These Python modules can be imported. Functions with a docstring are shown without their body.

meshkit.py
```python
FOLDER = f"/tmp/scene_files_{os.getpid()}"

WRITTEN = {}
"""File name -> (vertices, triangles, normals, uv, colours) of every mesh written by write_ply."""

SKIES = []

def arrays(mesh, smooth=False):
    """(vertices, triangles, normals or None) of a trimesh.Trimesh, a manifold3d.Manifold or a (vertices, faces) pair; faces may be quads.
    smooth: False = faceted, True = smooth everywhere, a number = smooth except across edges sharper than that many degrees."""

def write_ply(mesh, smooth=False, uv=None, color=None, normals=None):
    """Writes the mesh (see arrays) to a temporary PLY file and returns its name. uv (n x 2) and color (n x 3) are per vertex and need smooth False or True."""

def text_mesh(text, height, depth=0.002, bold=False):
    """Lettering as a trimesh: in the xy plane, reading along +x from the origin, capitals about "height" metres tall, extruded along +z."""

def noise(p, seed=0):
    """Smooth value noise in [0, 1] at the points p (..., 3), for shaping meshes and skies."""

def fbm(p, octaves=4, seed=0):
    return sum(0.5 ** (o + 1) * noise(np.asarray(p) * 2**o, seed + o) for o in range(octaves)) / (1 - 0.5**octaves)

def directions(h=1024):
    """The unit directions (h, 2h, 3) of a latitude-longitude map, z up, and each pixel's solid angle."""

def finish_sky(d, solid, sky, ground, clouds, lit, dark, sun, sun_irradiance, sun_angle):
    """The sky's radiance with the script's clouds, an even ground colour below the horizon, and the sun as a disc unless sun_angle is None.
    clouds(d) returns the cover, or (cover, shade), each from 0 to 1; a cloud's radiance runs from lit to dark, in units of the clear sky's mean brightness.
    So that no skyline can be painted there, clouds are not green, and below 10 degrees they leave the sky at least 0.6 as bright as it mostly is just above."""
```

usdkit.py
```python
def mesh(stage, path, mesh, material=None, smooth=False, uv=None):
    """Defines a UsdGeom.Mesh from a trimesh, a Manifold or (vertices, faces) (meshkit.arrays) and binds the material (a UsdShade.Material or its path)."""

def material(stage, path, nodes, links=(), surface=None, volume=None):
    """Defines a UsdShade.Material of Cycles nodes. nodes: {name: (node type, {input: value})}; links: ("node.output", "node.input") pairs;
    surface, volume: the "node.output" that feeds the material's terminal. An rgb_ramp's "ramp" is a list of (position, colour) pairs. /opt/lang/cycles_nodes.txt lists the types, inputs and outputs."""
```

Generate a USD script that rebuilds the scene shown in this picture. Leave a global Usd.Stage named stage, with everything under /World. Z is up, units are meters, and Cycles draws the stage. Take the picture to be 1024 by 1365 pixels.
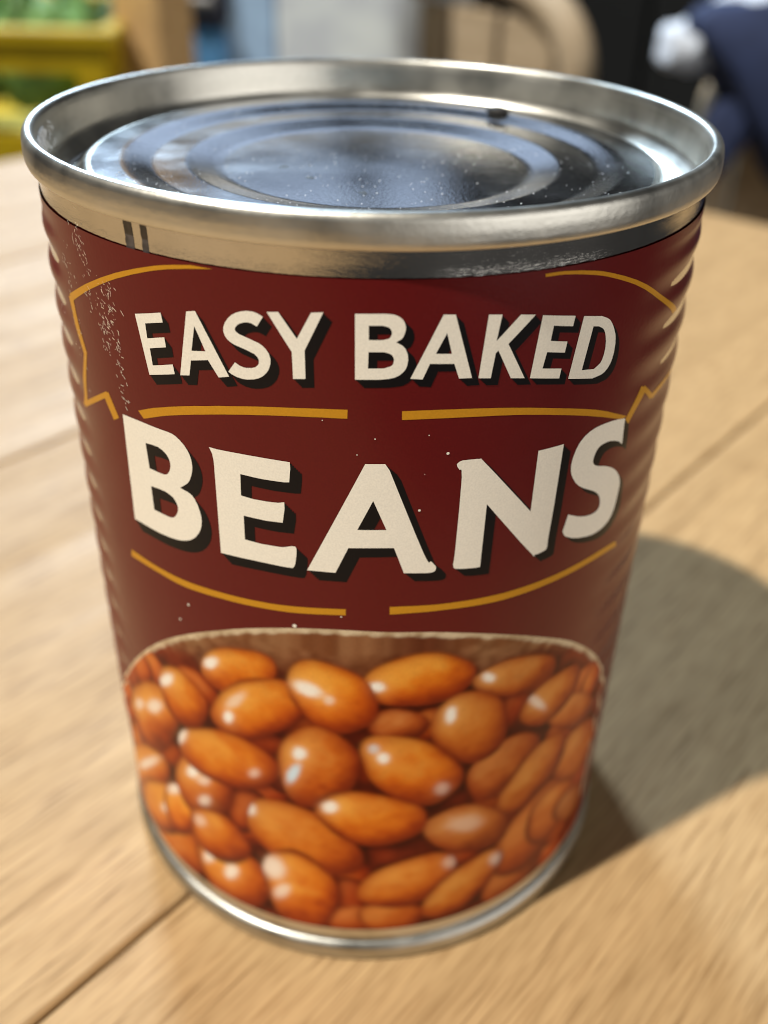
import math, random, json
import numpy as np, trimesh, shapely
from shapely.geometry import Polygon, Point, LineString
from pxr import Gf, Sdf, Usd, UsdGeom, UsdLux, UsdShade, Vt
import usdkit, meshkit

stage = Usd.Stage.CreateInMemory()
UsdGeom.SetStageUpAxis(stage, 'Z'); UsdGeom.SetStageMetersPerUnit(stage, 1.0)
UsdGeom.Xform.Define(stage, '/World'); UsdGeom.Scope.Define(stage, '/World/Looks')
RNG = np.random.default_rng(7); PI = math.pi

# ------------------------------------------------------------------ camera
cam = UsdGeom.Camera.Define(stage, '/World/camera')
EYE = np.array([0., -.11577, .12691])
FWD = np.array([.01576233, .83316104, -.55280578]); RGT = np.array([.99973912, -.0039922, .02248904]); UPV = np.array([-.01653008, .55301605, .83300661])
cam.AddTransformOp().Set(Gf.Matrix4d(*RGT, 0, *UPV, 0, *(-FWD), 0, *EYE, 1))
cam.CreateFocalLengthAttr(24.0); cam.CreateHorizontalApertureAttr(24.0 * 1024 / 1300.1)
cam.CreateFStopAttr(11.0); cam.CreateFocusDistanceAttr(.092); cam.CreateClippingRangeAttr((.01, 100))
cam.CreateExposureAttr(0.1)

# ------------------------------------------------------------------ light: sunlight from the front left, a bright window behind, dim room
def mat(name, nodes, links=(), surface=None, volume=None):
    return usdkit.material(stage, '/World/Looks/' + name, nodes, links, surface, volume)

room = UsdLux.DomeLight.Define(stage, '/World/ambient_light')
sky = mat('ambient_sky', {'b': ('background_shader', {'color': (.92, .96, 1.0), 'strength': .03})}, surface='b.background')
UsdShade.MaterialBindingAPI.Apply(room.GetPrim()).Bind(sky)

def aim(d):                                              # rotation whose -z axis runs along d
    z = -np.asarray(d, float); z /= np.linalg.norm(z); x = np.cross([0, 0, 1.], z); x /= np.linalg.norm(x); y = np.cross(z, x)
    return x, y, z
def place(light, pos, d):
    x, y, z = aim(d); light.AddTransformOp().Set(Gf.Matrix4d(*x, 0, *y, 0, *z, 0, *pos, 1))

SUN = np.array([-.860 * math.cos(math.radians(59)), -.511 * math.cos(math.radians(59)), math.sin(math.radians(59))])
sun = UsdLux.DistantLight.Define(stage, '/World/sun')
sun.CreateIntensityAttr(1.0); sun.CreateAngleAttr(1.6); sun.CreateNormalizeAttr(True); sun.CreateColorAttr((1.0, .945, .84)); place(sun, (0, 0, 3), -SUN)

WD = np.array([math.sin(math.radians(-18)) * math.cos(math.radians(25)), math.cos(math.radians(-18)) * math.cos(math.radians(25)), math.sin(math.radians(25))])
def window(name, az, el, dist, w, h, intensity, color):   # a lit window or fill pane az degrees right of straight behind the can, el above the table
    az, el = math.radians(az), math.radians(el); d = np.array([math.sin(az) * math.cos(el), math.cos(az) * math.cos(el), math.sin(el)])
    r = UsdLux.RectLight.Define(stage, '/World/' + name); r.CreateWidthAttr(w); r.CreateHeightAttr(h); r.CreateIntensityAttr(intensity); r.CreateColorAttr(color); place(r, dist * d + np.array([0, 0, .1]), -d)
window('window_light', -18, 32, 2.5, .30, .42, 135.0, (.60, .80, 1.0))            # the pane that throws the second shadow
window('window_light_001', -11, 24, 2.7, .88, .86, 1.0, (.58, .73, 1.0))          # blue sky in the rest of that window, left of its post
window('window_light_002', 2.4, 24, 2.7, .20, .86, 1.0, (.58, .73, 1.0))          # and right of it
window('window_light_003', 130, 8, 3.0, 3.2, 2.2, 1.8, (1.0, .97, .92))         # added fill from behind the photographer, lifts the right of the label

# ------------------------------------------------------------------ helpers
used = {}
def path(name, parent=None):
    base = (parent.GetPath().pathString if parent is not None else '/World') + '/' + name
    n = used.get(base, -1) + 1; used[base] = n
    return base if n == 0 else f'{base}_{n:03d}'
def keys(p, label=None, category=None, group=None, kind=None):
    for k, v in (('label', label), ('category', category), ('group', group), ('kind', kind)):
        if v: p.SetCustomDataByKey(k, v)
    return p
def obj(name, mesh, m, parent=None, smooth=30, normals=None, color=None, **kw):
    pth = path(name, parent)
    me = usdkit.mesh(stage, pth, mesh, m, smooth=False if normals is not None else smooth)
    if normals is not None:
        me.CreateNormalsAttr(Vt.Vec3fArray.FromNumpy(np.asarray(normals, np.float32))); me.SetNormalsInterpolation('vertex')
    if color is not None:
        UsdGeom.PrimvarsAPI(me).CreatePrimvar('print_color', Sdf.ValueTypeNames.Color3fArray, 'vertex').Set(Vt.Vec3fArray.FromNumpy(np.asarray(color, np.float32)))
    return keys(me.GetPrim(), **kw)
def thing(name, loc=(0, 0, 0), rz=0, **kw):
    x = UsdGeom.Xform.Define(stage, path(name)); x.AddTranslateOp().Set(Gf.Vec3d(*map(float, loc))); x.AddRotateZOp().Set(float(rz))
    return keys(x.GetPrim(), **kw)
def revolve(prof, n=256):
    P = np.asarray(prof, float); t = np.arange(n) * 2 * PI / n
    v = np.stack([P[:, None, 0] * np.cos(t), P[:, None, 0] * np.sin(t), P[:, None, 1] + 0 * t], -1).reshape(-1, 3)
    i, j = np.meshgrid(np.arange(len(P) - 1), np.arange(n), indexing='ij'); k = (j + 1) % n
    f = np.stack([i * n + j, i * n + k, (i + 1) * n + k, (i + 1) * n + j], -1).reshape(-1, 4)
    return trimesh.Trimesh(v, np.vstack([f[:, [0, 1, 2]], f[:, [0, 2, 3]]]), process=False)
def soft(prof, r, n=5):                                  # rounds the corners of an open profile (mm in, metres out)
    P = np.asarray(prof, float); out = [P[0]]
    for a, b, c in zip(P, P[1:], P[2:]):
        ra = min(r, .48 * np.linalg.norm(a - b)); rc = min(r, .48 * np.linalg.norm(c - b))
        p, q = b + (a - b) / np.linalg.norm(a - b) * ra, b + (c - b) / np.linalg.norm(c - b) * rc
        for t in np.linspace(0, 1, n): out.append((1 - t) ** 2 * p + 2 * t * (1 - t) * b + t * t * q)
    return np.array(out + [P[-1]]) / 1000
def box(sx, sy, sz, c=(0, 0, 0), bev=.002):
    b = min(bev, sx / 3, sy / 3, sz / 3); v = []
    for x in (-1, 1):
        for y in (-1, 1):
            for z in (-1, 1):
                for k in range(3):
                    h = np.array([sx, sy, sz]) / 2 - b; h[k] += b; v.append(h * [x, y, z])
    m = trimesh.convex.convex_hull(np.array(v)); m.apply_translation(c); return m
def tube(pts, r, n=12):
    P = np.asarray(pts, float); T = np.gradient(P, axis=0); T /= np.linalg.norm(T, axis=1)[:, None]
    u = np.cross(T[0], [0, 0, 1.] if abs(T[0][2]) < .9 else [1., 0, 0]); rings = []
    rr = np.broadcast_to(r, len(P))
    for p, t, q in zip(P, T, rr):
        u = u - t * (u @ t); u /= np.linalg.norm(u); w = np.cross(t, u); a = np.arange(n) * 2 * PI / n
        rings.append(p + q * (np.cos(a)[:, None] * u + np.sin(a)[:, None] * w))
    v = np.vstack(rings + [P[:1], P[-1:]]); N = len(P); f = []
    for i in range(N - 1):
        for j in range(n):
            k = (j + 1) % n; a, b, c, d = i * n + j, i * n + k, (i + 1) * n + k, (i + 1) * n + j; f += [[a, b, c], [a, c, d]]
    for j in range(n):
        k = (j + 1) % n; f += [[N * n, k, j], [N * n + 1, (N - 1) * n + j, (N - 1) * n + k]]
    return trimesh.Trimesh(v, f, process=False)
def rot(m, deg, axis=(0, 0, 1), at=(0, 0, 0)):
    m.apply_transform(trimesh.transformations.rotation_matrix(math.radians(deg), axis, at)); return m
cat = trimesh.util.concatenate

# ------------------------------------------------------------------ materials
def simple(name, col, rough=.5, var=.15, scale=20., metallic=0., bump=0., bscale=200.):
    lo, hi = tuple(c * (1 - var) for c in col), tuple(min(1, c * (1 + var)) for c in col)
    nd = {'t': ('texture_coordinate', {}), 'n': ('noise_texture', {'scale': scale, 'detail': 4.}), 'r': ('rgb_ramp', {'ramp': [(.3, lo), (.7, hi)]}),
          'p': ('principled_bsdf', {'roughness': rough, 'metallic': metallic})}
    lk = [('t.object', 'n.vector'), ('n.fac', 'r.fac'), ('r.color', 'p.base_color')]
    if bump:
        nd['bn'] = ('noise_texture', {'scale': bscale, 'detail': 3.}); nd['b'] = ('bump', {'strength': bump, 'distance': .001})
        lk += [('t.object', 'bn.vector'), ('bn.fac', 'b.height'), ('b.normal', 'p.normal')]
    return mat(name, nd, lk, 'p.BSDF')

def paper(name, col=None, rough=.30, spec=.14):                    # printed glossy paper; col None = the printed picture's own colours
    nd = {'t': ('texture_coordinate', {}), 'n': ('noise_texture', {'scale': 2600., 'detail': 3.}), 'b': ('bump', {'strength': .16, 'distance': .00008}),
          'm': ('noise_texture', {'scale': 5200., 'detail': 2.}), 'mr': ('map_range', {'from_min': .3, 'from_max': .7, 'to_min': .94, 'to_max': 1.04}),
          'w': ('noise_texture', {'scale': 60., 'detail': 4.}), 'wr': ('map_range', {'from_min': .3, 'from_max': .7, 'to_min': rough - .06, 'to_max': rough + .08}),
          'mul': ('mix_color', {'blend_type': 'multiply', 'fac': 1.}), 'p': ('principled_bsdf', {'specular_ior_level': spec}), 'cc': ('combine_color', {})}
    lk = [('t.object', 'n.vector'), ('t.object', 'm.vector'), ('t.object', 'w.vector'), ('n.fac', 'b.height'), ('b.normal', 'p.normal'), ('m.fac', 'mr.value'),
          ('mr.result', 'cc.r'), ('mr.result', 'cc.g'), ('mr.result', 'cc.b'), ('cc.color', 'mul.b'), ('mul.result', 'p.base_color'), ('w.fac', 'wr.value'), ('wr.result', 'p.roughness')]
    if col is None:
        nd['a'] = ('attribute', {'attribute': 'print_color'}); lk.append(('a.color', 'mul.a'))
    else:
        nd['mul'][1]['a'] = col
    return mat(name, nd, lk, 'p.BSDF')

def tin(name, col, rough, grain, gscale, stretch=(1, 1, 1), rvar=.08, fine=0.):
    nd = {'t': ('texture_coordinate', {}), 'mp': ('mapping', {'scale': stretch}), 'n': ('noise_texture', {'scale': gscale, 'detail': 3.}), 'b': ('bump', {'strength': grain, 'distance': .0001}),
          'w': ('noise_texture', {'scale': 150., 'detail': 5.}), 'wr': ('map_range', {'from_min': .3, 'from_max': .7, 'to_min': rough - rvar, 'to_max': rough + rvar}),
          'cr': ('rgb_ramp', {'ramp': [(.3, tuple(c * .82 for c in col)), (.65, col)]}), 'p': ('principled_bsdf', {'metallic': 1.})}
    lk = [('t.object', 'mp.vector'), ('mp.vector', 'n.vector'), ('t.object', 'w.vector'), ('n.fac', 'b.height'), ('b.normal', 'p.normal'), ('w.fac', 'wr.value'),
          ('wr.result', 'p.roughness'), ('w.fac', 'cr.fac'), ('cr.color', 'p.base_color')]
    return mat(name, nd, lk, 'p.BSDF')

M = {}
M['red'] = paper('label_red', (.120, .0085, .0085), .26, .22); M['cream'] = paper('label_cream', (.92, .87, .76)); M['black'] = paper('label_black', (.008, .007, .008))
M['gold'] = paper('label_gold', (.58, .27, .018)); M['print'] = paper('label_picture', None, .34)
M['rim'] = tin('tin_rim', (.68, .66, .60), .40, .30, 1400.)
M['base'] = tin('tin_base', (.50, .49, .45), .40, .2, 2500.)
M['lid'] = tin('tin_lid', (.53, .54, .55), .16, .20, 2900., rvar=.05); M['wall'] = tin('tin_inner_wall', (.68, .66, .60), .34, .15, 2500., (1, 1, .3), rvar=.06)
M['strip'] = tin('tin_strip', (.58, .56, .53), .09, .16, 1300., (1, 1, 9), rvar=.03)
M['bar_reflection'] = simple('dark_mark', (.07, .06, .06), .35, .5, 900.); M['dust'] = simple('dust_white', (.75, .76, .78), .7); M['grime'] = simple('grime_dark', (.016, .014, .013), .6)

def wood(name, tone, rough=.52):
    c = np.array(tone)
    nd = {'t': ('texture_coordinate', {}), 'oi': ('object_info', {}), 'of': ('combine_xyz', {}), 'ml': ('math', {'math_type': 'multiply', 'value2': 37.}), 'add': ('mapping', {}),
          'm1': ('mapping', {'scale': (22, 300, 300)}), 'n1': ('noise_texture', {'scale': 1., 'detail': 6., 'roughness': .68, 'distortion': .2}),
          'm2': ('mapping', {'scale': (5, 70, 70)}), 'n2': ('noise_texture', {'scale': 1., 'detail': 4., 'distortion': .8}),
          'm3': ('mapping', {'scale': (95, 2100, 2100)}), 'n3': ('noise_texture', {'scale': 1., 'detail': 2.}),
          'm4': ('mapping', {'scale': (60, 1700, 1700)}), 'n4': ('noise_texture', {'scale': 1., 'detail': 1.}), 'r4': ('rgb_ramp', {'ramp': [(.28, (.38, .30, .22)), (.36, (1, 1, 1))]}), 'x3': ('mix_color', {'blend_type': 'multiply', 'fac': .85, 'use_clamp': False}), 'r1': ('rgb_ramp', {'ramp': [(.25, tuple(c * [.74, .71, .66])), (.47, tuple(c * .97)), (.75, tuple(np.minimum(1, c * 1.08)))]}),
          'r2': ('rgb_ramp', {'ramp': [(.3, (.88, .86, .83)), (.65, (1.04, 1.04, 1.05))]}),
          'r3': ('rgb_ramp', {'ramp': [(.36, (.70, .64, .57)), (.52, (1.02, 1.02, 1.02))]}),
          'x1': ('mix_color', {'blend_type': 'multiply', 'fac': 1., 'use_clamp': False}), 'x2': ('mix_color', {'blend_type': 'multiply', 'fac': .8, 'use_clamp': False}),
          'b': ('bump', {'strength': .5, 'distance': .0002}), 'rr': ('map_range', {'from_min': .3, 'from_max': .7, 'to_min': rough + .08, 'to_max': rough - .06}), 'p': ('principled_bsdf', {'specular_ior_level': .26})}
    lk = [('t.object', 'add.vector'), ('oi.random', 'ml.value1'), ('ml.value', 'of.x'), ('ml.value', 'of.y'), ('of.vector', 'add.location')]
    for k in '1234': lk += [('add.vector', f'm{k}.vector'), (f'm{k}.vector', f'n{k}.vector'), (f'n{k}.fac', f'r{k}.fac')]
    lk += [('r1.color', 'x1.a'), ('r2.color', 'x1.b'), ('x1.result', 'x2.a'), ('r3.color', 'x2.b'), ('x2.result', 'x3.a'), ('r4.color', 'x3.b'), ('x3.result', 'p.base_color'), ('n3.fac', 'b.height'), ('b.normal', 'p.normal'), ('n2.fac', 'rr.value'), ('rr.result', 'p.roughness')]
    return mat(name, nd, lk, 'p.BSDF')
M['oak'] = wood('table_oak', (.53, .352, .176)); M['pine'] = wood('post_pine', (.66, .44, .21), .5); M['beech'] = wood('chair_beech', (.50, .40, .28), .5)
M['yellow'] = simple('crate_yellow', (.52, .36, .006), .45); M['leaf'] = simple('lettuce_green', (.16, .33, .10), .5, .45, 40., bump=.6)
M['leaf_dark'] = simple('cabbage_green', (.10, .22, .12), .5, .4, 40., bump=.6)
M['dark'] = simple('bench_and_shade_black', (.004, .005, .006), .95); M['floor'] = simple('floor_dark', (.014, .014, .015), .9, .3, 3.)  # near black of the bench and of the block standing in for shadow
M['blue'] = simple('blue_plastic', (.10, .30, .62), .4); M['navy_lid'] = simple('navy_plastic', (.02, .025, .05), .5)
M['pale'] = simple('pale_blue_paint', (.40, .60, .92), .45); M['white'] = simple('white_paint', (.74, .82, .95), .4)
M['navy'] = simple('navy_fabric', (.018, .030, .085), .85, .2, 60., bump=.4, bscale=900.); M['towel'] = simple('white_towel', (.62, .67, .76), .9, .08, 40., bump=.4, bscale=700.)
M['steel'] = simple('handle_steel', (.55, .55, .56), .3, metallic=1.)

# ------------------------------------------------------------------ the setting: floor
obj('floor', box(14, 14, .02, (0, 3, -.76)), M['floor'], kind='structure')

# ------------------------------------------------------------------ the table: planks at 46 degrees, far corner hidden behind the can
ANG = 49.0; a = math.radians(ANG)
table = thing('wooden_table', (0, 0, 0), ANG, label='oak table with one dark joint between its planks, the can standing on it', category='table')
U0, U1 = -.45, .343
JV = .0017                                               # the joint that shows at the lower left of the can
edges = [JV - .13 + .13 * k for k in range(5)]            # local y of the joints
for k, (y0, y1) in enumerate(zip(edges, edges[1:])):
    g = .00035
    obj('plank', box(U1 - U0, y1 - y0 - 2 * g, .026, ((U0 + U1) / 2, (y0 + y1) / 2, -.013), .0006), M['oak'], table, smooth=False)
obj('table_frame', cat([box(U1 - U0 - .1, .03, .07, ((U0 + U1) / 2, y, -.061)) for y in (edges[0] + .07, edges[-1] - .07)] + [box(.03, .32, .07, (x, JV + .13, -.061)) for x in (U0 + .07, U1 - .07)]), M['oak'], table)
for x in (U0 + .07, U1 - .07):
    for y in (edges[0] + .07, edges[-1] - .07):
        obj('leg', box(.055, .055, .653, (x, y, -.4235)), M['oak'], table)

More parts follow.
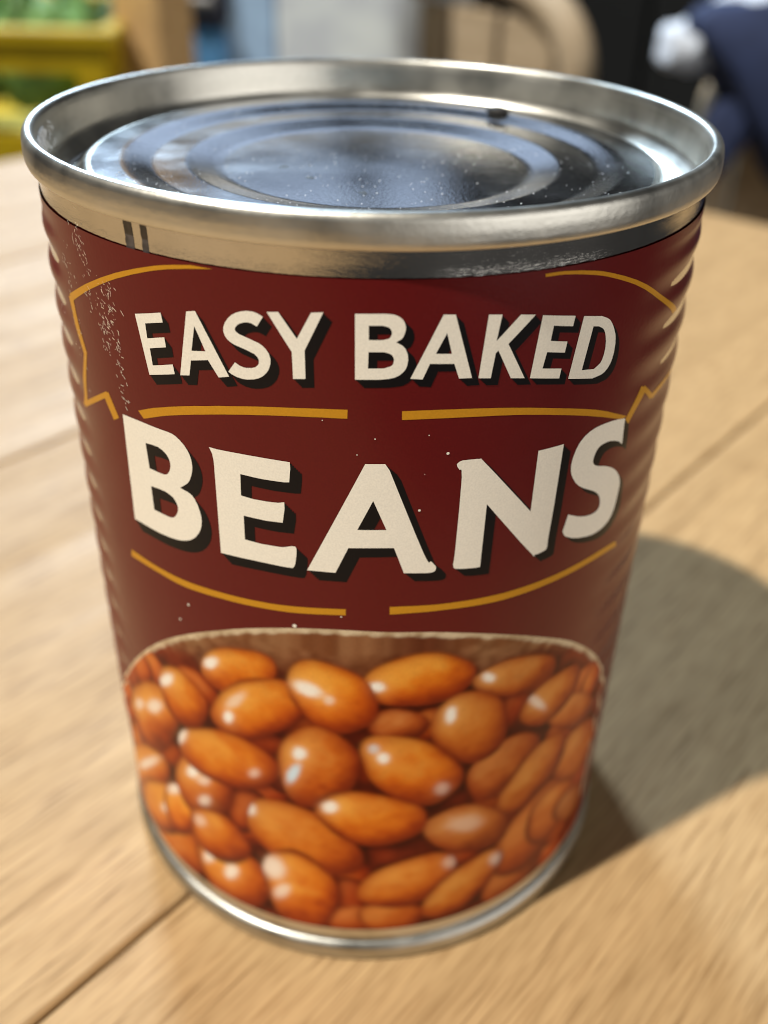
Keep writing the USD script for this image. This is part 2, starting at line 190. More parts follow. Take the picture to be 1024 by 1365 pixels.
# ------------------------------------------------------------------ the can
ART = json.loads('''{"small":[[[[[-23.59,91.55],[-20.18,92.5],[-20.04,91.57],[-22.33,90.94],[-22.27,89.46],[-20.05,90.12],[-19.97,89.15],[-22.09,88.5],[-21.96,86.77],[-19.36,87.56],[-19.24,86.6],[-22.57,85.61]]]],[[[[-17.17,93.26],[-16.21,93.49],[-14.69,90.64],[-13.17,87.69],[-14.27,87.4],[-15.27,88.94],[-17.16,88.49],[-17.49,86.9],[-18.58,86.66]],[[-16.44,92.03],[-16.71,90.77],[-16.99,89.49],[-15.46,89.76]]]],[[[[-10.05,94.26],[-9.54,94.0],[-10.14,93.02],[-10.67,93.27],[-11.04,93.29],[-11.36,93.23],[-11.74,93.08],[-11.99,92.92],[-12.22,92.64],[-12.29,92.42],[-12.19,92.25],[-11.88,92.05],[-10.97,91.78],[-10.13,91.5],[-9.74,91.29],[-9.42,90.99],[-9.16,90.6],[-9.03,90.15],[-9.02,89.87],[-9.06,89.54],[-9.24,89.01],[-9.49,88.63],[-9.86,88.26],[-10.21,88.04],[-10.7,87.85],[-11.31,87.73],[-11.78,87.71],[-12.4,87.8],[-12.86,87.98],[-13.22,88.18],[-12.48,89.24],[-12.07,89.0],[-11.72,88.9],[-11.39,88.87],[-10.87,88.94],[-10.53,89.06],[-10.27,89.27],[-10.14,89.5],[-10.11,89.83],[-10.23,90.09],[-10.53,90.37],[-11.36,90.67],[-12.4,90.96],[-12.79,91.15],[-13.1,91.38],[-13.32,91.69],[-13.43,92.07],[-13.4,92.48],[-13.24,92.89],[-12.9,93.38],[-12.53,93.74],[-12.07,94.03],[-11.59,94.22],[-11.05,94.35],[-10.5,94.36]]]],[[[[-9.17,94.49],[-8.13,94.61],[-6.53,92.29],[-5.22,94.81],[-4.15,94.93],[-5.86,91.25],[-5.84,88.51],[-6.98,88.39],[-7.02,90.99]]]],[[[[-1.44,94.93],[1.19,94.99],[1.71,94.94],[1.96,94.9],[2.28,94.76],[2.57,94.55],[2.72,94.38],[2.83,94.19],[2.93,93.86],[2.95,93.63],[2.89,93.24],[2.75,92.86],[2.63,92.68],[2.15,92.36],[2.69,92.06],[2.96,91.77],[3.09,91.5],[3.2,91.19],[3.25,90.71],[3.19,90.18],[3.08,89.84],[2.91,89.57],[2.56,89.23],[2.11,88.99],[1.58,88.87],[0.81,88.79],[-1.4,88.74]],[[-0.24,91.42],[-0.27,89.85],[1.13,89.88],[1.72,90.08],[1.85,90.19],[1.95,90.34],[2.01,90.67],[1.96,90.91],[1.83,91.14],[1.62,91.29],[1.15,91.44]],[[-0.25,93.88],[-0.23,92.55],[0.99,92.57],[1.49,92.7],[1.6,92.79],[1.69,92.93],[1.76,93.16],[1.74,93.38],[1.63,93.6],[1.46,93.76],[0.96,93.9]]]],[[[[6.19,94.82],[7.26,94.76],[9.18,88.59],[7.96,88.64],[7.43,90.12],[5.21,90.25],[4.62,88.76],[3.51,88.86]],[[6.6,93.09],[6.3,92.46],[5.69,91.18],[7.15,91.1]]]],[[[[10.29,94.53],[11.57,94.41],[11.24,91.96],[13.38,94.2],[14.91,94.0],[12.43,91.54],[14.47,87.87],[13.02,88.09],[11.5,91.03],[11.27,90.78],[11.0,88.36],[9.8,88.5]]]],[[[[15.66,93.83],[19.34,93.16],[19.2,92.17],[16.99,92.62],[16.84,91.17],[18.78,90.75],[18.65,89.67],[16.6,90.11],[16.3,88.52],[18.51,88.09],[18.39,87.1],[15.04,87.77]]]],[[[[20.39,92.93],[22.69,92.46],[23.48,92.1],[23.86,91.87],[24.04,91.72],[24.38,91.33],[24.7,90.86],[25.08,90.14],[25.23,89.68],[25.35,88.99],[25.35,88.1],[25.23,87.45],[25.1,87.08],[24.79,86.64],[24.38,86.31],[24.03,86.18],[23.83,86.14],[22.73,86.07],[19.49,86.8]],[[21.79,91.64],[21.1,87.34],[22.73,87.06],[23.26,87.32],[23.5,87.47],[23.59,87.57],[23.73,87.83],[23.86,88.3],[23.91,88.79],[23.91,89.15],[23.84,89.68],[23.7,90.19],[23.57,90.52],[23.41,90.82],[23.22,91.05],[22.99,91.22],[22.51,91.48]]]]],"big":[[[[[-27.76,79.55],[-26.67,79.67],[-24.65,79.8],[-20.92,79.88],[-20.45,79.85],[-20.04,79.73],[-19.49,79.41],[-19.04,79.01],[-18.69,78.57],[-18.44,78.08],[-18.33,77.71],[-18.26,77.31],[-18.25,76.67],[-18.32,76.23],[-18.45,75.75],[-18.75,75.04],[-19.01,74.64],[-19.36,74.31],[-20.13,73.68],[-19.23,73.51],[-18.82,73.36],[-18.65,73.25],[-18.37,72.93],[-18.05,72.3],[-17.84,71.62],[-17.72,70.9],[-17.72,70.41],[-17.85,69.67],[-18.03,69.18],[-18.27,68.71],[-18.71,68.1],[-19.08,67.74],[-19.49,67.43],[-19.94,67.18],[-20.68,66.9],[-21.24,66.77],[-22.23,66.62],[-23.83,66.51],[-27.02,66.49],[-28.27,66.42]],[[-24.45,72.3],[-24.44,69.34],[-22.58,69.32],[-22.02,69.35],[-21.81,69.4],[-21.52,69.52],[-21.32,69.7],[-21.06,70.05],[-20.89,70.36],[-20.76,70.7],[-20.73,71.03],[-20.74,71.19],[-20.84,71.51],[-21.01,71.8],[-21.23,72.05],[-21.36,72.14],[-21.83,72.34],[-22.44,72.45],[-23.23,72.43]],[[-24.46,77.45],[-24.33,74.5],[-22.71,74.51],[-22.21,74.55],[-21.9,74.64],[-21.62,74.85],[-21.39,75.18],[-21.25,75.49],[-21.15,75.82],[-21.12,76.14],[-21.15,76.44],[-21.25,76.74],[-21.41,77.0],[-21.62,77.22],[-22.04,77.48],[-22.6,77.63],[-23.33,77.61]]]],[[[[-16.0,79.63],[-15.11,79.61],[-12.69,79.69],[-10.97,79.71],[-8.99,79.69],[-7.55,79.65],[-7.55,78.86],[-7.7,77.4],[-8.28,77.32],[-10.5,77.3],[-12.72,77.4],[-12.8,74.9],[-11.49,74.78],[-9.94,74.79],[-8.91,74.85],[-8.27,75.03],[-8.27,74.22],[-8.52,72.57],[-10.26,72.49],[-12.66,72.56],[-12.7,69.64],[-10.96,69.53],[-9.02,69.55],[-8.54,69.6],[-7.68,69.88],[-7.36,69.89],[-7.26,69.81],[-7.2,69.63],[-7.19,69.35],[-7.22,68.83],[-7.38,67.68],[-7.48,67.39],[-7.6,67.19],[-7.73,67.15],[-8.28,67.13],[-10.51,67.21],[-12.17,67.23],[-15.65,67.12],[-15.58,77.71],[-15.59,78.24],[-15.68,78.9],[-15.74,79.09]]]],[[[[-0.39,80.06],[1.47,80.08],[1.92,79.35],[4.72,71.78],[5.6,69.48],[5.89,68.81],[6.08,68.46],[6.2,68.32],[6.26,68.33],[6.36,68.46],[6.43,68.41],[6.92,67.78],[6.96,67.58],[6.95,67.39],[6.88,67.21],[6.74,67.08],[6.54,67.02],[6.11,67.0],[3.67,67.18],[2.58,70.35],[1.28,70.37],[-0.65,70.34],[-1.95,70.29],[-3.25,67.12],[-4.7,67.14],[-6.16,67.11]],[[0.42,75.95],[-0.17,74.59],[-1.08,72.52],[1.77,72.55]]]],[[[[17.0,72.51],[17.03,79.6],[20.14,79.55],[20.0,72.5],[19.82,68.42],[19.84,67.25],[19.79,66.96],[19.74,66.86],[19.53,66.77],[19.05,66.67],[18.67,66.63],[18.33,66.66],[18.24,66.64],[18.26,66.42],[18.17,66.5],[16.15,68.99],[11.83,74.57],[11.73,66.88],[11.32,66.86],[9.82,67.0],[9.08,67.14],[8.91,67.21],[8.81,67.37],[8.74,67.76],[8.8,68.37],[8.85,69.49],[8.94,74.66],[8.95,78.06],[8.88,78.87],[8.83,78.99],[8.78,79.01],[8.67,78.97],[8.41,79.39],[8.35,79.6],[8.41,79.73],[8.62,79.91],[8.93,80.01],[10.31,79.99],[10.71,79.92],[10.7,80.03],[12.44,78.0]]]],[[[[29.52,79.47],[29.81,76.28],[28.97,76.94],[28.07,77.35],[27.29,77.6],[26.81,77.67],[26.31,77.69],[25.84,77.64],[25.64,77.59],[25.47,77.5],[25.32,77.38],[25.19,77.22],[24.99,76.83],[24.88,76.43],[24.86,76.12],[24.93,75.85],[25.0,75.72],[25.24,75.48],[25.41,75.35],[25.93,75.09],[27.0,74.69],[27.69,74.37],[28.58,73.85],[29.14,73.45],[29.4,73.24],[29.88,72.75],[30.31,72.22],[30.49,71.93],[30.8,71.32],[30.9,70.98],[30.98,70.62],[31.03,69.8],[31.01,69.38],[30.9,68.57],[30.71,67.89],[30.46,67.27],[30.1,66.74],[29.88,66.52],[29.63,66.34],[29.05,66.08],[28.72,65.99],[28.0,65.9],[27.24,65.9],[26.84,65.94],[25.97,66.11],[24.33,66.59],[23.34,67.0],[22.55,67.46],[22.2,67.72],[22.01,67.97],[21.77,68.45],[22.24,70.43],[23.72,69.65],[24.31,69.39],[25.2,69.11],[26.04,68.95],[26.68,68.96],[27.01,69.06],[27.14,69.13],[27.33,69.35],[27.37,69.49],[27.38,69.87],[27.29,70.3],[27.12,70.71],[26.92,71.04],[26.66,71.36],[26.27,71.71],[25.67,72.14],[23.96,73.13],[23.24,73.64],[22.71,74.16],[22.48,74.43],[22.1,74.98],[21.82,75.51],[21.73,75.77],[21.66,76.03],[21.59,76.54],[21.61,77.06],[21.7,77.59],[21.99,78.45],[22.28,78.96],[22.45,79.18],[22.84,79.53],[23.06,79.68],[23.57,79.92],[24.16,80.08],[24.5,80.14],[24.89,80.16],[25.74,80.16],[27.01,80.05],[28.1,79.85]]]]],"gold":[[[[[-24.99,80.94],[-23.34,81.71],[-22.57,82.04],[-20.44,82.81],[-18.57,83.4],[-17.28,83.76],[-14.55,84.41],[-11.84,84.91],[-10.59,85.1],[-8.78,85.32],[-5.75,85.57],[-3.9,85.66],[-2.06,85.7],[-2.08,84.78],[-4.54,84.75],[-7.0,84.61],[-9.42,84.38],[-11.9,84.02],[-13.95,83.63],[-15.39,83.31],[-17.38,82.8],[-18.98,82.34],[-20.34,81.9],[-21.62,81.43],[-24.27,80.29]]]],[[[[2.88,85.62],[4.67,85.64],[6.49,85.61],[8.45,85.52],[10.6,85.35],[12.1,85.18],[13.65,84.95],[15.33,84.65],[17.15,84.26],[18.96,83.82],[20.6,83.38],[22.46,82.82],[23.92,82.32],[24.94,81.92],[26.07,81.43],[29.74,79.65],[28.94,79.56],[25.34,81.06],[22.94,81.92],[21.1,82.5],[19.84,82.86],[17.2,83.52],[15.14,83.94],[13.74,84.17],[12.27,84.36],[10.74,84.5],[8.52,84.65],[6.54,84.72],[4.71,84.74],[2.91,84.72]]]],[[[[-30.08,61.3],[-29.41,61.36],[-28.17,61.41],[-22.4,61.42],[-20.64,61.46],[-16.24,61.71],[-9.65,61.99],[-4.04,62.37],[-2.21,62.44],[-2.21,61.63],[-4.05,61.54],[-8.15,61.23],[-16.32,60.87],[-20.75,60.53],[-22.3,60.52],[-24.77,60.61],[-26.62,60.59],[-28.74,60.47],[-30.31,60.28]]]],[[[[2.34,62.82],[3.65,62.84],[6.98,62.74],[14.8,62.63],[24.68,62.77],[28.67,62.71],[30.51,62.57],[31.52,62.44],[32.61,62.25],[33.23,61.22],[32.04,61.46],[30.95,61.62],[29.94,61.74],[28.09,61.85],[26.41,61.9],[23.39,61.9],[14.9,61.69],[13.37,61.71],[8.49,61.87],[4.33,61.88],[2.37,61.81]]]]],"frame":[[[[[-12.87,97.84],[-16.62,97.28],[-18.7,96.86],[-19.99,96.52],[-20.93,96.24],[-23.18,95.45],[-25.65,94.45],[-26.84,93.92],[-28.65,93.05],[-31.05,91.83],[-35.33,89.44],[-35.23,88.23],[-35.03,87.18],[-34.79,86.45],[-33.9,84.3],[-33.8,84.34],[-34.99,81.57],[-35.35,80.66],[-35.75,79.36],[-36.13,77.79],[-30.46,81.14],[-30.37,81.03],[-30.06,81.21],[-28.62,78.78],[-29.69,78.12],[-31.05,80.12],[-37.01,76.58],[-37.33,76.74],[-37.5,76.66],[-37.46,76.81],[-37.67,76.91],[-37.37,77.08],[-36.88,78.86],[-36.42,80.22],[-36.01,81.17],[-34.78,83.81],[-35.87,85.97],[-36.17,86.69],[-36.28,87.04],[-36.43,87.74],[-36.68,89.44],[-36.09,89.68],[-36.36,89.77],[-31.56,92.28],[-28.3,93.85],[-25.78,94.95],[-24.51,95.45],[-22.63,96.13],[-20.45,96.82],[-19.53,97.06],[-18.25,97.34],[-16.15,97.69],[-12.85,98.04]]]],[[[[15.49,97.37],[15.41,97.65],[16.58,97.67],[17.37,97.64],[19.28,97.42],[20.96,97.11],[22.05,96.85],[23.4,96.42],[25.17,95.79],[27.16,94.98],[29.14,94.03],[30.5,93.3],[34.0,91.35],[37.53,89.31],[39.37,88.33],[37.71,88.42],[36.18,89.32],[33.23,91.14],[30.69,92.62],[28.8,93.67],[26.99,94.57],[25.71,95.11],[24.47,95.6],[22.88,96.18],[22.05,96.44],[21.01,96.71],[19.67,96.99],[18.67,97.16],[17.45,97.32],[16.68,97.36]]]],[[[[29.45,79.1],[31.0,81.13],[32.01,82.31],[32.49,82.04],[32.86,82.05],[35.1,80.28],[36.43,80.51],[37.54,80.63],[40.0,80.73],[40.71,80.72],[41.54,80.66],[46.09,78.49],[46.11,78.32],[44.25,78.98],[43.4,79.2],[42.23,79.41],[40.96,79.51],[39.83,80.11],[40.91,79.52],[40.05,79.59],[38.62,79.6],[37.44,79.52],[35.93,79.28],[35.37,79.63],[34.92,79.67],[32.93,81.25],[31.82,80.05],[30.5,78.45]]]]],"picture":[[[[[-45.23,5.7],[-45.13,30.0],[-44.93,27.95],[-43.81,29.15],[-42.58,30.61],[-40.38,33.49],[-38.57,36.11],[-37.6,37.39],[-33.43,42.47],[-31.38,44.83],[-29.52,46.83],[-27.71,48.62],[-26.5,49.73],[-25.29,50.76],[-23.48,52.16],[-21.58,53.47],[-20.2,54.33],[-18.78,55.14],[-16.7,56.21],[-14.89,57.05],[-13.23,57.71],[-11.37,58.31],[-9.92,58.7],[-8.35,59.04],[-6.72,59.31],[-5.08,59.5],[-3.39,59.6],[-1.61,59.6],[0.15,59.53],[4.15,59.29],[5.64,59.17],[7.14,58.99],[8.71,58.7],[11.22,58.09],[12.93,57.57],[14.6,57.0],[17.05,56.03],[18.67,55.3],[20.25,54.51],[22.49,53.29],[23.88,52.46],[25.22,51.59],[26.55,50.63],[27.85,49.58],[29.1,48.46],[30.31,47.3],[32.04,45.54],[33.54,43.87],[34.46,42.74],[35.39,41.51],[36.32,40.15],[38.11,37.22],[39.2,35.55],[39.5,30.0],[39.5,5.7]]]]],"beans":[[3.69,45.47,3.44,-0.29,-0.08,2.64,0.15,0.5,[]],[-1.26,9.11,4.03,0.27,-0.01,3.0,0.15,0.4,[]],[3.97,9.42,4.54,0.0,-0.27,3.36,0.45,0.4,[]],[29.72,37.12,6.17,-2.78,-2.25,4.35,0.25,0.5,[]],[22.45,10.9,5.05,2.58,-2.5,4.25,0.2,0.5,[]],[24.74,17.84,5.45,5.43,-3.91,5.35,0.3,0.4,[]],[28.66,18.75,3.85,3.39,-3.81,4.85,0.4,0.5,[]],[33.64,26.65,3.81,2.63,-4.92,5.4,0.5,0.6,[]],[34.03,15.54,3.04,1.31,-3.5,4.27,0.6,1.0,[]],[-36.84,18.91,2.66,-2.72,7.17,7.81,0.6,0.2,[[-0.171,0.175,0.167,0.0,0.0,0.667,0.0,0.7]]],[-28.81,10.48,5.48,-1.71,3.68,5.43,0.6,0.3,[]],[-33.2,14.65,4.3,-1.72,5.86,7.36,0.7,0.2,[[0.137,0.324,0.083,0.276,-0.144,0.159,0.0,0.8]]],[-27.73,18.62,1.13,-4.04,3.6,3.93,0.85,0.1,[[-0.815,0.201,0.175,-0.044,0.041,0.521,0.0,0.8]]],[-22.02,28.1,2.49,-3.88,4.64,5.63,0.35,0.2,[[-0.44,-0.074,0.089,0.192,-0.135,0.097,0.0,1.0],[-0.074,0.116,0.153,0.161,-0.086,0.128,0.0,0.5],[0.443,-0.222,0.089,0.192,-0.135,0.097,0.0,0.55]]],[-31.59,33.64,2.45,-3.92,6.34,6.37,0.65,0.2,[[-0.45,-0.337,0.057,0.232,-0.141,0.094,0.0,0.6],[-0.225,0.291,0.154,0.198,-0.107,0.225,0.0,0.7]]],[-23.85,42.12,3.01,-3.06,2.92,3.37,0.7,0.2,[[-0.663,-0.175,0.149,-0.021,0.015,0.434,0.0,1.0]]],[-15.04,50.77,5.02,1.32,0.54,3.49,0.7,0.15,[[-0.689,0.221,0.176,0.151,-0.06,0.217,0.0,1.0]]],[-12.96,45.59,6.06,2.84,-0.07,4.63,0.75,0.15,[[-0.587,-0.188,0.112,-0.016,0.011,0.204,0.0,1.0],[-0.393,0.35,0.223,0.205,-0.056,0.155,0.0,0.45]]],[18.42,49.19,5.65,-0.91,-1.04,3.29,0.55,0.55,[[-0.672,0.254,0.126,-0.068,0.027,0.233,0.0,0.9]]],[24.62,42.75,4.25,2.03,-2.57,3.34,0.55,0.5,[[-0.385,0.432,0.12,0.02,-0.017,0.57,0.0,0.6]]],[6.08,52.04,6.04,0.6,-0.67,3.85,0.75,0.1,[[-0.782,0.011,0.135,-0.051,0.014,0.174,0.0,1.0]]],[-3.71,49.55,4.98,-2.45,1.43,4.46,0.8,0.1,[[-0.521,-0.07,0.291,0.048,-0.013,0.194,0.0,1.0],[-0.044,-0.085,0.098,0.069,-0.038,0.134,0.0,0.45]]],[17.96,34.33,4.64,3.06,-2.44,3.94,0.3,0.6,[]],[-18.42,12.31,5.31,-2.95,2.92,5.58,0.7,0.2,[[-0.629,-0.109,0.133,0.009,-0.006,0.333,0.0,0.8],[-0.046,0.052,0.111,0.201,-0.1,0.223,0.0,0.85]]],[-20.38,18.87,4.02,-2.35,2.78,4.72,0.6,0.2,[[-0.649,-0.066,0.191,0.03,-0.013,0.268,0.0,0.4]]],[-17.9,35.08,7.07,0.36,1.84,5.16,0.75,0.2,[[-0.975,0.084,0.117,-0.033,0.025,0.35,0.0,0.8],[0.615,-0.123,0.082,0.066,-0.033,0.164,0.0,0.4]]],[23.37,29.81,4.78,4.21,-2.86,3.79,0.65,0.6,[]],[12.7,43.22,2.84,3.87,-3.77,4.89,0.65,0.5,[[-0.09,0.654,0.05,-0.118,0.195,0.101,0.0,1.0]]],[-5.58,37.84,4.29,4.28,-2.3,5.48,0.55,0.3,[[-0.189,0.533,0.167,0.0,0.0,0.151,0.2,1.0],[-0.572,0.184,0.065,-0.114,0.225,0.132,1.0,0.95]]],[6.06,16.48,6.56,2.01,-1.03,4.4,0.55,0.3,[[0.83,0.177,0.136,-0.11,0.031,0.238,0.0,0.3]]],[13.77,13.12,5.5,3.86,-1.78,3.69,0.75,0.5,[[0.801,-0.041,0.135,-0.057,0.015,0.315,0.3,0.4]]],[13.87,24.63,5.85,-1.78,-0.73,4.84,0.4,0.7,[[-0.096,0.241,0.443,0.054,-0.013,0.322,0.0,0.25]]],[5.72,37.64,5.95,-3.32,0.87,5.21,0.8,0.2,[[-0.596,0.105,0.115,0.051,-0.029,0.156,0.0,1.0],[-0.8,0.269,0.073,0.117,-0.064,0.097,0.9,0.6],[0.663,-0.286,0.143,0.064,-0.033,0.179,0.0,0.3]]],[-7.73,24.31,7.27,-2.81,1.65,5.54,0.6,0.3,[[-0.945,0.124,0.089,0.086,-0.04,0.192,0.2,0.8]]],[-8.3,13.89,3.82,-6.1,3.29,5.21,0.75,0.15,[[-0.728,-0.199,0.251,0.137,-0.074,0.305,0.0,0.75],[-0.242,-0.46,0.131,-0.035,0.035,0.295,0.0,0.6]]],[0.94,29.46,6.95,-1.57,0.35,4.55,0.75,0.2,[[-0.709,0.169,0.121,0.118,-0.036,0.195,0.0,1.0]]]],"specks":[[7.4,80.94,0.2],[4.93,74.73,0.18],[-7.69,59.49,0.3],[-20.81,58.14,0.2],[-22.39,55.35,0.18],[-2.68,61.4,0.12],[0.48,82.75,0.09],[5.49,83.02,0.08],[-1.17,81.02,0.08],[-4.37,84.47,0.07],[5.26,78.81,0.07]],"scuffs":[[-31.66,96.96,1.2,2.2,60],[-35.4,92.57,1.6,2.6,45],[-31.22,94.53,1.0,2.2,40],[-27.58,91.45,1.5,2.8,110],[-28.96,88.35,1.2,3.5,90],[-27.07,86.58,0.8,4,60],[-41.01,88.33,1.6,2,40],[-31.02,91.2,1.5,1.5,30],[-35.36,86.19,1.6,5,40],[-27.06,82.52,0.8,3,25]]}''')
H, RB, ZL0, ZL1 = 103.74, 36.97, 6.72, 97.92             # mm: height, body radius, label from and to
can = thing('bean_can', (0, 0, 0), 0, label='sealed tin can of baked beans with a dark red paper label and silver rim', category='can')
def bead(s, z):                                          # the body's rings, pressed flat under the front of the label
    th = np.abs(s) / RB; k = np.clip((th - np.where(s > 0, .72, .95)) / np.where(s > 0, .35, .18), 0, 1); k = k * k * (3 - 2 * k)
    e = np.clip((z - 20) / 4, 0, 1) * np.clip((97.0 - z) / 3, 0, 1)
    return k * e * np.where(s > 0, .12 + .10 * np.clip((z - 74) / 14, 0, 1), .24) * np.cos(2 * PI * (z - 94.6) / 4.6)
def wrap(s, z, off):                                     # label (arc mm, height mm) -> metres, with normals
    s, z = np.asarray(s, float), np.asarray(z, float); d = .02
    r = RB + off + bead(s, z); th = s / RB
    P = np.stack([r * np.sin(th), -r * np.cos(th), z], -1) / 1000
    dz = (bead(s, z + d) - bead(s, z - d)) / (2 * d); N = np.stack([np.sin(th), -np.cos(th), -dz], -1)
    return P, N / np.linalg.norm(N, axis=-1, keepdims=True)
def patch(poly, off, size=1.1):
    v, f = [], []
    for g in getattr(poly, 'geoms', [poly]):
        vv, ff = trimesh.creation.triangulate_polygon(g, engine='earcut')
        vv, ff = trimesh.remesh.subdivide_to_size(np.c_[vv, np.zeros(len(vv))], ff, size, max_iter=12)
        f.append(ff + sum(map(len, v))); v.append(vv)
    v, f = np.vstack(v), np.vstack(f)
    A = v[f]; cr = np.cross(A[:, 1] - A[:, 0], A[:, 2] - A[:, 0])[:, 2]; f[cr < 0] = f[cr < 0][:, ::-1]
    P, N = wrap(v[:, 0], v[:, 1], off)
    return P, f, N, v
def unser(g): return shapely.union_all([Polygon(r[0], r[1:]).buffer(0) for r in g])
def ink(name, poly, off, m, size=1.1, **kw):
    P, f, N, v = patch(poly, off, size); return obj(name, (P, f), m, label_part, normals=N, **kw)

# shell: body, seams, lid
body = soft([(36.4, 1.5), (36.6, 3.0), (RB - .10, 4.6), (RB - .10, 98.9), (RB + .02, 100.9)], .4)
obj('base_band', revolve(soft([(36.5, 3.2), (36.7, 4.2), (RB - .02, 5.0), (RB - .02, ZL0 + .3)], .4)), M['rim'], can, smooth=40)
obj('body', revolve(body), M['strip'], can, smooth=40)
obj('bottom_rim', revolve(soft([(35.0, .6), (35.6, 0), (36.9, 0.0), (37.5, .6), (37.62, 1.6), (37.5, 2.8), (36.9, 3.4), (36.5, 3.5)], .5)), M['base'], can, smooth=40)
t = lambda r, z: (r, H + z)
obj('rim', revolve(soft([t(36.9, -3.0), t(37.35, -3.22), t(37.80, -3.15), t(38.0, -2.6), t(38.03, -1.6), t(37.92, -.55), t(37.62, -.08), t(37.2, 0.), t(36.85, -.08), t(36.6, -.45), t(36.45, -1.2)], .32, 5), 360), M['rim'], can, smooth=50)
wallp = [t(36.45, -1.2), t(36.2, -3.0), t(35.98, -4.3), t(35.0, -5.55), t(34.4, -6.0), t(33.7, -6.0), t(33.0, -5.2), t(32.3, -4.25), t(31.4, -4.09)]
lid = obj('lid', revolve(soft([t(31.4, -4.09), t(28.2, -4.05), t(27.4, -4.20), t(25.6, -4.65), t(25.0, -4.77), t(21.2, -4.77), t(20.4, -4.95), t(18.2, -5.45), t(17.4, -5.55), t(9, -5.45), t(.01, -5.37)], .32, 5), 360), M['lid'], can, smooth=50)
obj('countersink', revolve(soft(wallp, .6, 6), 360), M['wall'], lid, smooth=50)

# label: paper sleeve, slightly askew, with its overlap at the back
ns, nz = 420, 220
sg = np.linspace(-PI * RB, PI * RB, ns); zz = np.linspace(0, 1, nz)
S, Q = np.meshgrid(sg, zz, indexing='ij'); ztop = ZL1 + .0 * S - .35 * (np.abs(S) / (PI * RB)) ** 2 + .10 * np.sin(S / RB * 2 + .6); Zg = ZL0 + Q * (ztop - ZL0)
P, N = wrap(S, Zg, .06); i, j = np.meshgrid(np.arange(ns - 1), np.arange(nz - 1), indexing='ij')
F = np.stack([i * nz + j, (i + 1) * nz + j, (i + 1) * nz + j + 1, i * nz + j + 1], -1).reshape(-1, 4)
label_part = obj('label', (P.reshape(-1, 3), F), M['red'], can, normals=N.reshape(-1, 3))

sleeve = shapely.box(-PI * RB, ZL0 + .02, PI * RB, ZL1 - .25)
for k, g in enumerate(ART['gold']): ink('gold_line', unser(g).intersection(sleeve), .085, M['gold'])
for g in ART['frame']: ink('gold_frame', unser(g).intersection(sleeve), .085, M['gold'])
def drop(p, dx, dz, n=6): return shapely.union_all([shapely.affinity.translate(p, dx * k / n, dz * k / n) for k in range(n + 1)]).simplify(.015)
import shapely.affinity
for g in ART['small']:
    p = unser(g); ink('letter_shadow', drop(p, .78, -.80).difference(p.buffer(-.12)), .090, M['black']); ink('letter', p, .105, M['cream'])
for g in ART['big']:
    p = unser(g); ink('letter_shadow', drop(p, 1.12, -1.12).difference(p.buffer(-.12)), .090, M['black']); ink('letter', p, .105, M['cream'])

# the printed photograph of beans: a flat picture on the paper, in printed colours, right-hand beans dulled for the weaker light there (composed once as a small colour map)
from scipy import ndimage
pic = unser(ART['picture'][0]).intersection(sleeve); inner = pic.buffer(-.35)
lerp = lambda a, b, t: np.asarray(a) * (1 - t) + np.asarray(b) * t
GX, GZ, GS = -46., 5., .11; gw, gh = 800, 470
gx, gz = np.meshgrid(GX + GS * np.arange(gw), GZ + GS * np.arange(gh))
flat3 = lambda f, k=0.: np.stack([gx * f, gz * f, 0 * gx + k], -1)
nA, nB = meshkit.fbm(flat3(.9), 4, 3), meshkit.fbm(flat3(.45, 5.), 3, 9)
top_z = np.interp(gx, [-45, -40, -30, 0, 30, 36, 40], [44, 48, 53, 54.5, 53.5, 50, 44])
up = np.clip((gz - (top_z - 4.5)) / 3.5 + .5 * (nA - .5), 0, 1)[..., None]
img = lerp((.16, .015, .005), (.36, .055, .012), np.clip(nB * 2 - .5, 0, 1)[..., None])
img = lerp(img, lerp((.20, .085, .03), (.36, .20, .09), np.clip(nA * 2.2 - .6, 0, 1)[..., None]), up * .85)
hmap = np.full((gh, gw), -2.2); hmap = lerp(hmap, -.6, up[..., 0]); glow = np.zeros((gh, gw, 3)); gl_a = np.zeros((gh, gw))
LV = np.array([-.42, .52, .745])
def shape(bi, x, y):                                     # outline factor of bean bi in direction (x, y)
    A = np.arctan2(y, x); return 1 + .035 * np.cos(2 * A + bi) + .03 * np.cos(3 * A + 2.3 * bi) + .02 * np.sin(5 * A + bi)
